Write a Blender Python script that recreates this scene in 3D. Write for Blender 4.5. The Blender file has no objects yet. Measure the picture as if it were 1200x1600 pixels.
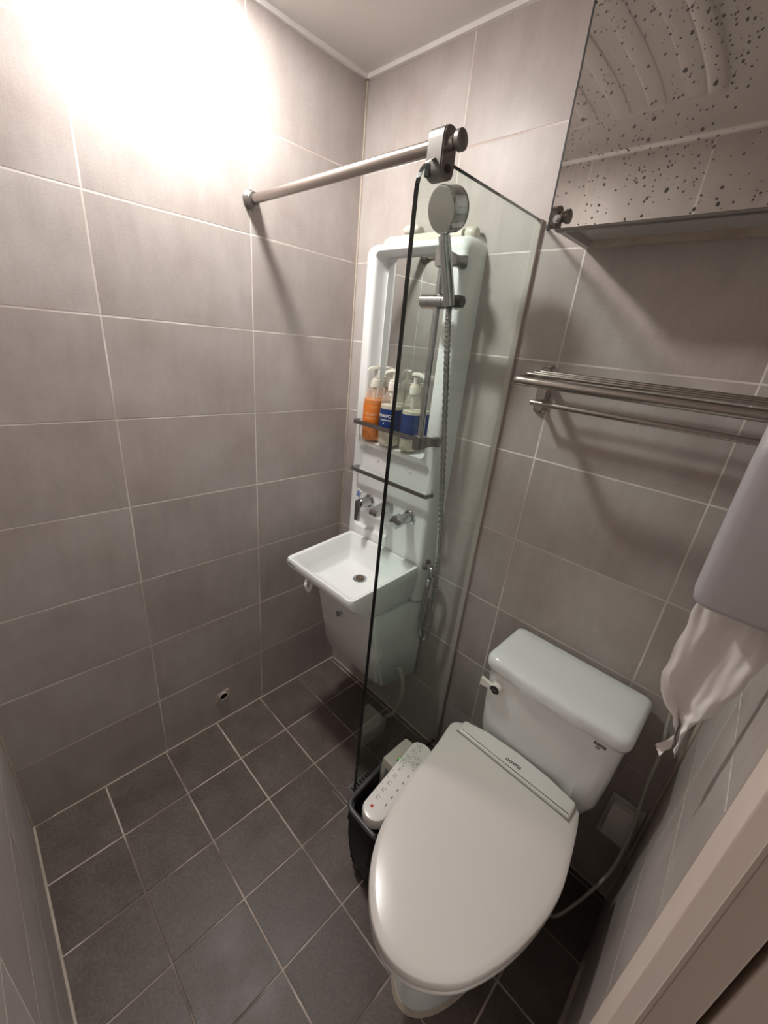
import bpy, bmesh, math, random
from mathutils import Vector, Matrix
random.seed(7)
sc = bpy.context.scene
col = sc.collection

# ------------------------------------------------------------------ camera
cd = bpy.data.cameras.new('camera'); cam = bpy.data.objects.new('camera', cd); col.objects.link(cam)
cd.sensor_fit = 'HORIZONTAL'; cd.sensor_width = 36.0; cd.lens = 640.182 / 1200 * 36.0
cd.clip_start = 0.01
Rr = ((0.70639988, 0.70134664, 0.09545735), (0.33257948, -0.20983535, -0.91943462), (-0.62481205, 0.68123566, -0.38148116))
m = Matrix.Identity(4)
for i in range(3):
    m[i][0] = Rr[0][i]; m[i][1] = -Rr[1][i]; m[i][2] = -Rr[2][i]
m[0][3], m[1][3], m[2][3] = 1.2559, -1.0953, 1.5124
cam.matrix_world = m
sc.camera = cam

# ------------------------------------------------------------------ world, exposure
w = bpy.data.worlds.new('world'); sc.world = w; w.use_nodes = True
w.node_tree.nodes['Background'].inputs[0].default_value = (1.0, 0.93, 0.87, 1)
w.node_tree.nodes['Background'].inputs[1].default_value = 0.15
sc.view_settings.view_transform = 'Standard'; sc.view_settings.look = 'None'
sc.view_settings.gamma = 1.0; sc.view_settings.use_curve_mapping = False
sc.view_settings.exposure = 1.74
LAMP_POS = (0.172, -0.600, 2.2524); LAMP_STRENGTH = 128.0; LAMP_COLOR = (1.0, 0.975, 0.94, 1)

W, D, H = 1.349, 1.2007, 2.2524
Z1 = 0.2567

# ------------------------------------------------------------------ materials
def mat(name, color, rough=0.5, metal=0.0, **kw):
    m = bpy.data.materials.new(name); m.use_nodes = True
    b = m.node_tree.nodes['Principled BSDF']
    b.inputs['Base Color'].default_value = (*color, 1)
    b.inputs['Roughness'].default_value = rough
    b.inputs['Metallic'].default_value = metal
    for k, v in kw.items():
        b.inputs[k.replace('_', ' ')].default_value = v
    return m
def nodes(m): return m.node_tree.nodes, m.node_tree.links, m.node_tree.nodes['Principled BSDF']
def nd(m, t, **kw):
    n = m.node_tree.nodes.new(t)
    for k, v in kw.items(): setattr(n, k, v)
    return n
def obj_coords(m, scale=(1, 1, 1)):
    """object coordinates shifted by a random amount per object, so that alike tiles differ"""
    n, l, b = nodes(m)
    tc = nd(m, 'ShaderNodeTexCoord'); oi = nd(m, 'ShaderNodeObjectInfo')
    mul = nd(m, 'ShaderNodeVectorMath', operation='SCALE'); mul.inputs[0].default_value = (17.3, 9.1, 23.7)
    l.new(oi.outputs['Random'], mul.inputs['Scale'])
    add = nd(m, 'ShaderNodeVectorMath', operation='ADD'); l.new(tc.outputs['Object'], add.inputs[0]); l.new(mul.outputs[0], add.inputs[1])
    mp = nd(m, 'ShaderNodeMapping'); mp.inputs['Scale'].default_value = scale; l.new(add.outputs[0], mp.inputs[0])
    return mp.outputs[0], oi
def ramp(m, src, stops):
    r = nd(m, 'ShaderNodeValToRGB'); e = r.color_ramp.elements
    while len(e) < len(stops): e.new(0.5)
    for i, (p, c) in enumerate(stops):
        e[i].position = p; e[i].color = (*c, 1)
    m.node_tree.links.new(src, r.inputs[0]); return r.outputs[0]
def noise(m, vec, scale, detail=4, rough=0.6):
    n = nd(m, 'ShaderNodeTexNoise'); n.inputs['Scale'].default_value = scale
    n.inputs['Detail'].default_value = detail; n.inputs['Roughness'].default_value = rough
    m.node_tree.links.new(vec, n.inputs['Vector']); return n.outputs['Fac']
def mixc(m, fac, a, b, mode='MIX'):
    x = nd(m, 'ShaderNodeMix', data_type='RGBA', blend_type=mode)
    for s, i in ((fac, 0), (a, 6), (b, 7)):
        if isinstance(s, (int, float)): x.inputs[i].default_value = s
        elif isinstance(s, tuple): x.inputs[i].default_value = (*s, 1)
        else: m.node_tree.links.new(s, x.inputs[i])
    return x.outputs[2]
def bump(m, h, strength=0.1, dist=0.002):
    b = nd(m, 'ShaderNodeBump'); b.inputs['Strength'].default_value = strength; b.inputs['Distance'].default_value = dist
    m.node_tree.links.new(h, b.inputs['Height'])
    m.node_tree.links.new(b.outputs[0], m.node_tree.nodes['Principled BSDF'].inputs['Normal'])

def make_wall_tile_material():
    m = mat('wall_tile_glaze', (0.3, 0.28, 0.27), 0.42, Specular_IOR_Level=0.36); n, l, b = nodes(m)
    v, oi = obj_coords(m)
    big = noise(m, v, 4.5, 3, 0.55)
    c = ramp(m, big, [(0.30, (0.402, 0.350, 0.328)), (0.50, (0.450, 0.402, 0.381)), (0.70, (0.500, 0.458, 0.440))])
    v2, _ = obj_coords(m, (26, 6, 26))
    streak = noise(m, v2, 1.0, 4, 0.65)
    c = mixc(m, 0.42, c, ramp(m, streak, [(0.3, (0.86, 0.84, 0.82)), (0.72, (1.16, 1.16, 1.16))]), 'MULTIPLY')
    v3, _ = obj_coords(m)
    fine = noise(m, v3, 420, 2, 0.7)
    c = mixc(m, 0.6, c, ramp(m, fine, [(0.35, (0.88, 0.87, 0.86)), (0.65, (1.1, 1.1, 1.1))]), 'MULTIPLY')
    rnd = ramp(m, oi.outputs['Random'], [(0, (0.95, 0.945, 0.94)), (1, (1.05, 1.05, 1.05))])
    c = mixc(m, 1.0, c, rnd, 'MULTIPLY')
    l.new(c, b.inputs['Base Color'])
    l.new(ramp(m, big, [(0.3, (0.36,) * 3), (0.7, (0.5,) * 3)]), b.inputs['Roughness'])
    bump(m, fine, 0.12, 0.0006)
    return m
def make_floor_tile_material():
    m = mat('floor_tile_slate', (0.05, 0.045, 0.042), 0.5, Specular_IOR_Level=0.32); n, l, b = nodes(m)
    v, oi = obj_coords(m)
    big = noise(m, v, 9, 5, 0.65)
    c = ramp(m, big, [(0.28, (0.102, 0.080, 0.070)), (0.72, (0.158, 0.130, 0.117))])
    fine = noise(m, v, 170, 3, 0.7)
    c = mixc(m, 0.6, c, ramp(m, fine, [(0.32, (0.62, 0.61, 0.6)), (0.68, (1.42, 1.40, 1.38))]), 'MULTIPLY')
    c = mixc(m, 1.0, c, ramp(m, oi.outputs['Random'], [(0, (0.9, 0.9, 0.9)), (1, (1.1, 1.09, 1.08))]), 'MULTIPLY')
    l.new(c, b.inputs['Base Color'])
    l.new(ramp(m, big, [(0.3, (0.33,) * 3), (0.7, (0.5,) * 3)]), b.inputs['Roughness'])
    bump(m, fine, 0.22, 0.0012)
    return m
def make_grout(name, a, bcol, rough=0.8, dirt=None):
    m = mat(name, a, rough); n, l, b = nodes(m)
    tc = nd(m, 'ShaderNodeTexCoord')
    c = ramp(m, noise(m, tc.outputs['Object'], 7, 5, 0.7), [(0.35, a), (0.65, bcol)])
    if dirt:
        f = ramp(m, noise(m, tc.outputs['Object'], 2.6, 4, 0.6), [(0.44, (0, 0, 0)), (0.60, (1, 1, 1))])
        c = mixc(m, f, c, dirt)
    l.new(c, b.inputs['Base Color'])
    return m
M = {}
M['wall_tile'] = make_wall_tile_material()
M['floor_tile'] = make_floor_tile_material()
M['grout'] = make_grout('wall_grout', (0.70, 0.64, 0.60), (0.90, 0.86, 0.82), dirt=(0.56, 0.47, 0.42))
M['floor_grout'] = make_grout('floor_grout', (0.42, 0.35, 0.30), (0.78, 0.68, 0.60), dirt=(0.20, 0.16, 0.14))
M['caulk'] = make_grout('caulk', (0.42, 0.35, 0.28), (0.6, 0.53, 0.45))
M['ceiling'] = mat('ceiling_plastic', (0.70, 0.665, 0.635), 0.4)
M['trim'] = mat('ceiling_trim', (0.85, 0.82, 0.79), 0.4)
M['porcelain'] = mat('white_porcelain', (0.86, 0.875, 0.865), 0.1, Coat_Weight=0.4, Coat_Roughness=0.04)
M['acrylic'] = mat('white_acrylic', (0.85, 0.86, 0.85), 0.18)
M['plastic'] = mat('warm_white_plastic', (0.80, 0.775, 0.745), 0.22)
M['plastic_lid'] = mat('seat_lid_plastic', (0.78, 0.735, 0.70), 0.24)
M['cream'] = mat('cream_plastic', (0.62, 0.585, 0.50), 0.3)
M['dispenser'] = mat('dispenser_plastic', (0.43, 0.405, 0.42), 0.3)
M['chrome'] = mat('chrome', (0.50, 0.50, 0.51), 0.06, 1.0)
M['chrome_dark'] = mat('brushed_dark_chrome', (0.33, 0.32, 0.32), 0.22, 1.0)
M['steel'] = mat('brushed_steel', (0.41, 0.37, 0.34), 0.26, 1.0)
M['zinc'] = mat('worn_zinc', (0.27, 0.255, 0.24), 0.40, 1.0)
M['mirror'] = mat('mirror_silver', (0.74, 0.76, 0.75), 0.015, 1.0)
M['black'] = mat('black_plastic', (0.008, 0.008, 0.008), 0.35)
M['dark_gap'] = mat('dark_void', (0.006, 0.005, 0.005), 0.9)
M['grey_plastic'] = mat('dark_grey_plastic', (0.05, 0.048, 0.052), 0.38)
M['rim_grey'] = mat('grey_rim', (0.085, 0.082, 0.085), 0.35)
M['bag'] = mat('black_bag', (0.003, 0.003, 0.003), 0.42, Specular_IOR_Level=0.25)
M['print'] = mat('grey_print', (0.055, 0.055, 0.055), 0.6)
M['print_light'] = mat('light_grey_print', (0.30, 0.29, 0.28), 0.6)
M['ink'] = mat('black_ink', (0.012, 0.012, 0.012), 0.5)
M['cabinet'] = mat('cabinet_white', (0.50, 0.47, 0.45), 0.4)
M['red'] = mat('red_print', (0.6, 0.02, 0.03), 0.5)
M['paper'] = mat('tissue_paper', (0.86, 0.82, 0.80), 0.95)
M['door'] = mat('door_frame_paint', (0.76, 0.63, 0.56), 0.5)
M['jamb'] = mat('door_jamb_shaded', (0.40, 0.31, 0.25), 0.5)  # darker copy of the frame paint, the reveal's shade put into the colour
M['orange'] = mat('orange_gel', (0.95, 0.29, 0.006), 0.15)
M['orange_label'] = mat('orange_label', (0.92, 0.25, 0.03), 0.4)
M['blue_label'] = mat('blue_label', (0.012, 0.045, 0.20), 0.35)
M['white_print'] = mat('white_print', (0.75, 0.75, 0.75), 0.5)
M['peach_print'] = mat('peach_print', (0.90, 0.55, 0.30), 0.5)
M['lotion'] = mat('cream_lotion', (0.86, 0.82, 0.68), 0.3)
M['pump'] = mat('translucent_pump_plastic', (0.70, 0.68, 0.62), 0.25, Subsurface_Weight=0.3)
M['pump_white'] = mat('ivory_plastic', (0.84, 0.81, 0.74), 0.3)
M['hose'] = mat('white_hose', (0.48, 0.46, 0.40), 0.4)
M['blue'] = mat('blue_print', (0.03, 0.08, 0.35), 0.4)
M['seal'] = mat('beige_silicone', (0.50, 0.46, 0.42), 0.45)
M['rust'] = mat('rusty_steel', (0.17, 0.125, 0.09), 0.5, 0.7)
M['outlet'] = mat('outlet_plastic', (0.74, 0.70, 0.67), 0.35)

def thin_glass(name, tint, refl=1.0, rough=0.0):
    m = bpy.data.materials.new(name); m.use_nodes = True
    n = m.node_tree.nodes; l = m.node_tree.links; n.remove(n['Principled BSDF'])
    t = n.new('ShaderNodeBsdfTransparent'); t.inputs[0].default_value = (*tint, 1)
    g = n.new('ShaderNodeBsdfGlossy'); g.inputs['Roughness'].default_value = rough
    g.inputs['Color'].default_value = (refl, refl, refl, 1)
    # reflection grows towards grazing angles, the same from either side of a thin sheet
    lw = n.new('ShaderNodeLayerWeight'); pw = n.new('ShaderNodeMath'); pw.operation = 'POWER'; l.new(lw.outputs['Facing'], pw.inputs[0]); pw.inputs[1].default_value = 5
    f = n.new('ShaderNodeMath'); f.operation = 'MULTIPLY_ADD'; l.new(pw.outputs[0], f.inputs[0]); f.inputs[1].default_value = 0.95; f.inputs[2].default_value = 0.04
    lw.inputs[0].default_value = 0.5
    x = n.new('ShaderNodeMixShader'); l.new(f.outputs[0], x.inputs[0]); l.new(t.outputs[0], x.inputs[1]); l.new(g.outputs[0], x.inputs[2])
    l.new(x.outputs[0], n['Material Output'].inputs[0])
    return m
M['glass'] = thin_glass('clear_glass', (0.905, 0.955, 0.932))
M['glass_edge'] = mat('dark_glass_edge', (0.004, 0.007, 0.007), 0.08)
M['clear_plastic'] = thin_glass('clear_bottle_plastic', (0.93, 0.92, 0.90), 1.0, 0.05)
def milky(m, col_, amount):
    """adds a little translucent haze to a thin clear sheet"""
    n = m.node_tree.nodes; l = m.node_tree.links
    d = n.new('ShaderNodeBsdfDiffuse'); d.inputs[0].default_value = (*col_, 1)
    t = n.new('ShaderNodeBsdfTranslucent'); t.inputs[0].default_value = (*col_, 1)
    a = n.new('ShaderNodeMixShader'); a.inputs[0].default_value = .5; l.new(d.outputs[0], a.inputs[1]); l.new(t.outputs[0], a.inputs[2])
    x = n.new('ShaderNodeMixShader'); x.inputs[0].default_value = amount
    src = n['Material Output'].inputs[0].links[0].from_socket
    l.new(src, x.inputs[1]); l.new(a.outputs[0], x.inputs[2]); l.new(x.outputs[0], n['Material Output'].inputs[0])
milky(M['clear_plastic'], (.85, .82, .76), .16)
def lamp_material():
    m = bpy.data.materials.new('lamp_glow'); m.use_nodes = True
    b = m.node_tree.nodes['Principled BSDF']
    b.inputs['Base Color'].default_value = (0.8, 0.8, 0.8, 1)
    b.inputs['Emission Color'].default_value = LAMP_COLOR
    b.inputs['Emission Strength'].default_value = LAMP_STRENGTH
    return m
M['lamp'] = lamp_material()
def spotted_mirror():
    m = mat('spotted_mirror', (0.60, 0.575, 0.545), 0.03, 1.0); n, l, b = nodes(m)
    tc = nd(m, 'ShaderNodeTexCoord')
    mask = None
    for sc_, thr, dens in ((38, 0.13, 0.55), (75, 0.17, 0.62), (130, 0.25, 0.6)):
        vo = nd(m, 'ShaderNodeTexVoronoi', voronoi_dimensions='2D'); vo.inputs['Scale'].default_value = sc_
        wob = nd(m, 'ShaderNodeTexNoise'); wob.inputs['Scale'].default_value = sc_ * 3
        mixv = nd(m, 'ShaderNodeMix', data_type='VECTOR'); mixv.inputs[0].default_value = 0.004
        l.new(tc.outputs['Object'], wob.inputs['Vector']); l.new(tc.outputs['Object'], mixv.inputs[4]); l.new(wob.outputs['Color'], mixv.inputs[5])
        sx = nd(m, 'ShaderNodeSeparateXYZ'); l.new(mixv.outputs[1], sx.inputs[0]); cx = nd(m, 'ShaderNodeCombineXYZ'); l.new(sx.outputs[0], cx.inputs[0]); l.new(sx.outputs[2], cx.inputs[1])
        l.new(cx.outputs[0], vo.inputs['Vector'])
        sep = nd(m, 'ShaderNodeSeparateColor'); l.new(vo.outputs['Color'], sep.inputs[0])
        # only some cells hold a spot, and each has its own size
        rad = nd(m, 'ShaderNodeMath', operation='MULTIPLY'); l.new(sep.outputs[1], rad.inputs[0]); rad.inputs[1].default_value = thr
        lt = nd(m, 'ShaderNodeMath', operation='LESS_THAN'); l.new(vo.outputs['Distance'], lt.inputs[0]); l.new(rad.outputs[0], lt.inputs[1])
        on = nd(m, 'ShaderNodeMath', operation='LESS_THAN'); l.new(sep.outputs[0], on.inputs[0])
        clus = nd(m, 'ShaderNodeTexNoise'); clus.inputs['Scale'].default_value = 9; l.new(tc.outputs['Object'], clus.inputs['Vector'])
        cm = nd(m, 'ShaderNodeMapRange'); cm.inputs[1].default_value = 0.38; cm.inputs[2].default_value = 0.62; cm.inputs[3].default_value = 0.1; cm.inputs[4].default_value = dens
        l.new(clus.outputs['Fac'], cm.inputs[0]); l.new(cm.outputs[0], on.inputs[1])
        an = nd(m, 'ShaderNodeMath', operation='MULTIPLY'); l.new(lt.outputs[0], an.inputs[0]); l.new(on.outputs[0], an.inputs[1])
        if mask is None: mask = an.outputs[0]
        else:
            mx = nd(m, 'ShaderNodeMath', operation='MAXIMUM'); l.new(mask, mx.inputs[0]); l.new(an.outputs[0], mx.inputs[1]); mask = mx.outputs[0]
    inv = nd(m, 'ShaderNodeMath', operation='SUBTRACT'); inv.inputs[0].default_value = 1; l.new(mask, inv.inputs[1])
    l.new(inv.outputs[0], b.inputs['Metallic'])
    l.new(mixc(m, mask, (0.60, 0.575, 0.545), (0.035, 0.024, 0.017)), b.inputs['Base Color'])
    rg = nd(m, 'ShaderNodeMapRange'); rg.inputs[3].default_value = 0.03; rg.inputs[4].default_value = 0.6; l.new(mask, rg.inputs[0]); l.new(rg.outputs[0], b.inputs['Roughness'])
    return m
M['spotted_mirror'] = spotted_mirror()
def braided(name, a, b_, scale):
    m = mat(name, a, 0.3, 1.0); n, l, b = nodes(m)
    return m
M['hose_metal'] = mat('hose_steel', (0.42, 0.42, 0.42), 0.25, 1.0)

# ------------------------------------------------------------------ geometry helpers
def link(name, me, m=None, parent=None, smooth=False, sharp=None):
    o = bpy.data.objects.new(name, me); col.objects.link(o)
    if m is not None and not me.materials: me.materials.append(m)
    if smooth:
        for p in me.polygons: p.use_smooth = True
        if sharp is not None:
            bm = bmesh.new(); bm.from_mesh(me)
            for e in bm.edges:
                if len(e.link_faces) == 2 and e.calc_face_angle(0) > math.radians(sharp): e.smooth = False
            bm.to_mesh(me); bm.free()
    if parent is not None: o.parent = parent
    return o
def obj(name, vf, m, parent=None, smooth=False, sharp=40, recalc=True):
    v, f = vf
    me = bpy.data.meshes.new(name); me.from_pydata([tuple(p) for p in v], [], f); me.update()
    if recalc:
        bm = bmesh.new(); bm.from_mesh(me); bmesh.ops.recalc_face_normals(bm, faces=bm.faces); bm.to_mesh(me); bm.free()
    return link(name, me, m, parent, smooth, sharp)
def join(*parts):
    V, F = [], []
    for v, f in parts:
        o = len(V); V += list(v); F += [tuple(i + o for i in q) for q in f]
    return V, F
def box(x0, x1, y0, y1, z0, z1, r=0.0, seg=2):
    bm = bmesh.new(); bmesh.ops.create_cube(bm, size=1)
    for v in bm.verts:
        v.co = Vector(((x0 + x1) / 2 + v.co.x * (x1 - x0), (y0 + y1) / 2 + v.co.y * (y1 - y0), (z0 + z1) / 2 + v.co.z * (z1 - z0)))
    if r > 0: bmesh.ops.bevel(bm, geom=bm.edges[:], offset=r, segments=seg, profile=0.5, affect='EDGES')
    return bm_vf(bm)
def bm_vf(bm):
    bm.verts.index_update()
    V = [v.co.copy() for v in bm.verts]; F = [tuple(v.index for v in f.verts) for f in bm.faces]
    bm.free(); return V, F
def xf(vf, mtx): return [mtx @ Vector(p) for p in vf[0]], vf[1]
def loft(rings, cap0=True, cap1=True, close=True):
    n = len(rings[0]); V = [p for r in rings for p in r]; F = []
    for k in range(len(rings) - 1):
        for i in range(n if close else n - 1):
            j = (i + 1) % n
            F.append((k * n + i, k * n + j, (k + 1) * n + j, (k + 1) * n + i))
    if cap0: F.append(tuple(range(n - 1, -1, -1)))
    if cap1: F.append(tuple(range((len(rings) - 1) * n, len(rings) * n)))
    return V, F
def lathe(profile, n=32, center=(0, 0, 0), axis='z'):
    """profile: (radius, height) pairs, closed at both ends"""
    rings = []
    for r, h in profile:
        ring = []
        for i in range(n):
            a = 2 * math.pi * i / n; p = (max(r, 1e-5) * math.cos(a), max(r, 1e-5) * math.sin(a), h)
            if axis == 'x': p = (p[2], p[0], p[1])
            if axis == 'y': p = (p[0], p[2], p[1])
            ring.append(Vector((p[0] + center[0], p[1] + center[1], p[2] + center[2])))
        rings.append(ring)
    return loft(rings)
def spline(pts, n=8):
    P = [Vector(p) for p in pts]; out = []
    for i in range(len(P) - 1):
        p0 = P[max(i - 1, 0)]; p1 = P[i]; p2 = P[i + 1]; p3 = P[min(i + 2, len(P) - 1)]
        for k in range(n):
            t = k / n
            out.append(0.5 * ((2 * p1) + (-p0 + p2) * t + (2 * p0 - 5 * p1 + 4 * p2 - p3) * t * t + (-p0 + 3 * p1 - 3 * p2 + p3) * t ** 3))
    out.append(P[-1]); return out
def tube(pts, r, n=14, rad=None):
    P = [Vector(p) for p in pts]; rings = []
    t0 = (P[1] - P[0]).normalized()
    up = Vector((0, 0, 1)) if abs(t0.z) < 0.9 else Vector((1, 0, 0))
    nrm = t0.cross(up).normalized()
    for i, p in enumerate(P):
        t = (P[min(i + 1, len(P) - 1)] - P[max(i - 1, 0)]).normalized()
        nrm = (nrm - t * nrm.dot(t)).normalized(); bn = t.cross(nrm)
        rr = rad(i / (len(P) - 1)) if rad else r
        rings.append([p + (nrm * math.cos(2 * math.pi * k / n) + bn * math.sin(2 * math.pi * k / n)) * rr for k in range(n)])
    return loft(rings)
def rod(a, b, r, n=20): return tube([a, b], r, n)
def rpoly(corners, r, seg=6, z=None):
    """closed polygon with rounded corners in the xy plane"""
    out = []; n = len(corners)
    for i in range(n):
        p = Vector(corners[i][:2]); a = (Vector(corners[i - 1][:2]) - p); b = (Vector(corners[(i + 1) % n][:2]) - p)
        rr = r[i] if isinstance(r, (list, tuple)) else r
        ang = a.angle(b); d = min(rr / math.tan(ang / 2), 0.49 * a.length, 0.49 * b.length)
        pa = p + a.normalized() * d; pb = p + b.normalized() * d
        for k in range(seg + 1):
            t = k / seg
            q = pa * (1 - t) ** 2 + p * 2 * t * (1 - t) + pb * t * t
            out.append(Vector((q.x, q.y, z if z is not None else 0)))
    return out
def offset_poly(ring, d, z=None):
    n = len(ring); out = []
    c = sum(ring, Vector()) / n
    for i in range(n):
        a = ring[i - 1]; b = ring[(i + 1) % n]
        t = (b - a); t.z = 0
        nr = Vector((t.y, -t.x, 0))
        if nr.length < 1e-9: nr = (ring[i] - c)
        nr.normalize()
        if nr.dot(ring[i] - c) < 0: nr = -nr
        p = ring[i] + nr * d
        out.append(Vector((p.x, p.y, z if z is not None else ring[i].z)))
    return out
def empty(name, loc=(0, 0, 0)):
    o = bpy.data.objects.new(name, None); o.location = loc; o.empty_display_size = 0.05; col.objects.link(o); return o
def thing(name, label, cat, group=None):
    o = empty(name); return tag(o, label, cat, group)
def tag(o, label, cat, group=None):
    o['label'] = label; o['category'] = cat
    if group: o['group'] = group
    return o
def structure(o):
    o['kind'] = 'structure'; return o
def text_vf(s, size, spacing=1.0, bold=0.0):
    cu = bpy.data.curves.new('text', 'FONT'); cu.body = s; cu.size = size; cu.space_character = spacing
    cu.align_x = 'CENTER'; cu.align_y = 'CENTER'; cu.offset = bold; cu.resolution_u = 3
    o = bpy.data.objects.new('text', cu); col.objects.link(o)
    dg = bpy.context.evaluated_depsgraph_get(); dg.update()
    me = bpy.data.meshes.new_from_object(o.evaluated_get(dg))
    V = [v.co.copy() for v in me.vertices]; F = [tuple(p.vertices) for p in me.polygons]
    bpy.data.objects.remove(o); bpy.data.curves.remove(cu); bpy.data.meshes.remove(me)
    return V, F

# ------------------------------------------------------------------ the room shell
def tile_mesh(name, wu, wv, t=0.006, ch=0.0009):
    """a tile lying in local xy, face at z=0, chamfered edge"""
    a, b = wu / 2, wv / 2
    V = [(-a, -b, -t), (a, -b, -t), (a, b, -t), (-a, b, -t), (-a, -b, -ch * .6), (a, -b, -ch * .6), (a, b, -ch * .6), (-a, b, -ch * .6),
         (-a + ch, -b + ch, 0), (a - ch, -b + ch, 0), (a - ch, b - ch, 0), (-a + ch, b - ch, 0)]
    F = [(8, 9, 10, 11)]
    for k in (0, 4):
        for i in range(4):
            j = (i + 1) % 4; F.append((k + i, k + j, k + 4 + j, k + 4 + i))
    me = bpy.data.meshes.new(name); me.from_pydata(V, [], F); me.update(); return me
cache = {}
def lay_tiles(parent, us, vs, place, material, gap, wob, skip=None):
    """us, vs: joint positions; place(u, v) -> matrix putting local xy on the surface"""
    for i in range(len(us) - 1):
        for j in range(len(vs) - 1):
            u0, u1, v0, v1 = us[i], us[i + 1], vs[j], vs[j + 1]
            if skip and skip((u0 + u1) / 2, (v0 + v1) / 2): continue
            key = (round(u1 - u0, 4), round(v1 - v0, 4), material.name)
            if key not in cache:
                me = tile_mesh('tile', u1 - u0 - gap, v1 - v0 - gap); me.materials.append(material); cache[key] = me
            o = bpy.data.objects.new('tile', cache[key]); col.objects.link(o); o.parent = parent
            tw = Matrix.Rotation(random.uniform(-wob, wob), 4, 'X') @ Matrix.Rotation(random.uniform(-wob, wob), 4, 'Y')
            o.matrix_local = place((u0 + u1) / 2, (v0 + v1) / 2) @ tw
zs = [0.0] + [Z1 + .25 * k for k in range(8)] + [H]
GD = 0.0003      # depth of the joints
# left wall, x = 0
wl = structure(obj('wall_left', box(-0.10, -GD, -D - 0.1, 0.1, -0.05, H + .05), M['grout']))
lay_tiles(wl, [-D, -.8023, -.4023, 0.0], zs,
          lambda u, v: Matrix(((0, 0, 1, 0), (1, 0, 0, u), (0, 1, 0, v), (0, 0, 0, 1))), M['wall_tile'], 0.0032, 0.0006)
# back wall, y = 0
wb = structure(obj('wall_back', box(-0.1, W + .1, GD, 0.1, -0.05, H + .05), M['grout']))
lay_tiles(wb, [0.0, .3928, .7928, 1.1928, W], zs,
          lambda u, v: Matrix(((1, 0, 0, u), (0, 0, -1, 0), (0, 1, 0, v), (0, 0, 0, 1))), M['wall_tile'], 0.0032, 0.0006)
# front wall, y = -D
wf = structure(obj('wall_front', box(-0.1, W + .12, -D - 0.1, -D - GD, -0.05, H + .05), M['grout']))
lay_tiles(wf, [0.0, .377, .777, 1.177, W + .03], zs,
          lambda u, v: Matrix(((-1, 0, 0, u), (0, 0, 1, -D), (0, 1, 0, v), (0, 0, 0, 1))), M['wall_tile'], 0.0032, 0.0006)
# right wall, a little out of square; the doorway takes its near end
wr = structure(obj('wall_right', join(box(GD, 0.11, -0.56, 0.1, -0.05, H + .05), box(GD, 0.11, -D - .1, -0.56, 2.0, H + .05)), M['grout']))
wr.location = (W, 0, 0); wr.rotation_euler = (0, 0, 0.027)
lay_tiles(wr, [-0.56, -.245, 0.0], zs,
          lambda u, v: Matrix(((0, 0, -1, 0), (-1, 0, 0, u), (0, 1, 0, v), (0, 0, 0, 1))), M['wall_tile'], 0.0032, 0.0006)
lay_tiles(wr, [-1.22, -.96, -0.56], [2.0067, H],
          lambda u, v: Matrix(((0, 0, -1, 0), (-1, 0, 0, u), (0, 1, 0, v), (0, 0, 0, 1))), M['wall_tile'], 0.0032, 0.0006)
# floor
fl = structure(obj('floor', box(-0.1, W + .35, -D - .1, 0.1, -0.08, -0.0016), M['floor_grout']))
fx = [0.0] + [.2061 + .1994 * i for i in range(6)] + [W]
fy = [-D, -1.0037] + [-.8067 + .1969 * k for k in range(5)] + [0.0]
lay_tiles(fl, fx, fy, lambda u, v: Matrix.Translation((u, v, 0)), M['floor_tile'], 0.005, 0.004)
# ceiling: shallow plastic panel with moulded ribs
ce = structure(obj('ceiling', box(-0.1, W + .1, -D - .1, 0.1, H, H + .08), M['ceiling']))
def rib(xc, wd, hgt, y0=-0.952, y1=-0.25, R=2.6, n=24):
    ym = -0.64; rings = []
    for i in range(n + 1):
        y = y0 + (y1 - y0) * i / n
        x = xc - (R - math.sqrt(R * R - (y - ym) ** 2))
        e = min(1.0, min(i, n - i) / 0.6)
        prof = [(-wd / 2, 0.001), (-wd / 2 + .004, -hgt * .75), (-wd / 2 + .010, -hgt), (wd / 2 - .010, -hgt), (wd / 2 - .004, -hgt * .75), (wd / 2, 0.001)]
        rings.append([Vector((x + px, y, H + pz * max(e, .05))) for px, pz in prof])
    return loft(rings)
for k in range(5):
    obj('rib', rib(0.378 + .1 * k - .005 * k / 4, 0.052, 0.0028), M['ceiling'], ce, True, 30)
obj('rim', rib(0.825, 0.05, 0.010), M['ceiling'], ce, True, 50)
obj('edge_strip', box(0.05, 0.80, -0.958, -0.952, H - .0025, H + .001), M['ceiling'], ce)
for i, b in enumerate((box(0, .010, -D, 0, H - .012, H), box(0, W, -.010, 0, H - .012, H), box(0, W, -D, -D + .012, H - .012, H),
                       box(W - .006, W + .035, -D, 0, H - .012, H)), 1):
    structure(obj('trim_%d' % i, b, M['trim']))
# caulk beads up the two back corners and the front left one
structure(obj('trim_5', tube([(0.002, -.002, 0), (0.002, -.002, H)], .0035, 8), M['caulk']))
structure(obj('trim_6', tube([(W - .002, -.002, 0), (W - .002, -.002, H)], .006, 8), M['caulk']))
structure(obj('trim_7', tube([(0.001, -D + .001, 0), (0.001, -D + .001, H)], .0035, 8), M['caulk']))
structure(obj('trim_8', tube([(0.001, -D + .05, 0.001), (0.001, 0, 0.001)], .003, 8), M['caulk']))
structure(obj('trim_9', tube([(0, -D + .002, 0.001), (W, -D + .002, 0.001)], .004, 8), M['caulk']))
structure(obj('trim_10', tube([(0, -.001, 0.001), (W, -.001, 0.001)], .003, 8), M['caulk']))
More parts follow.
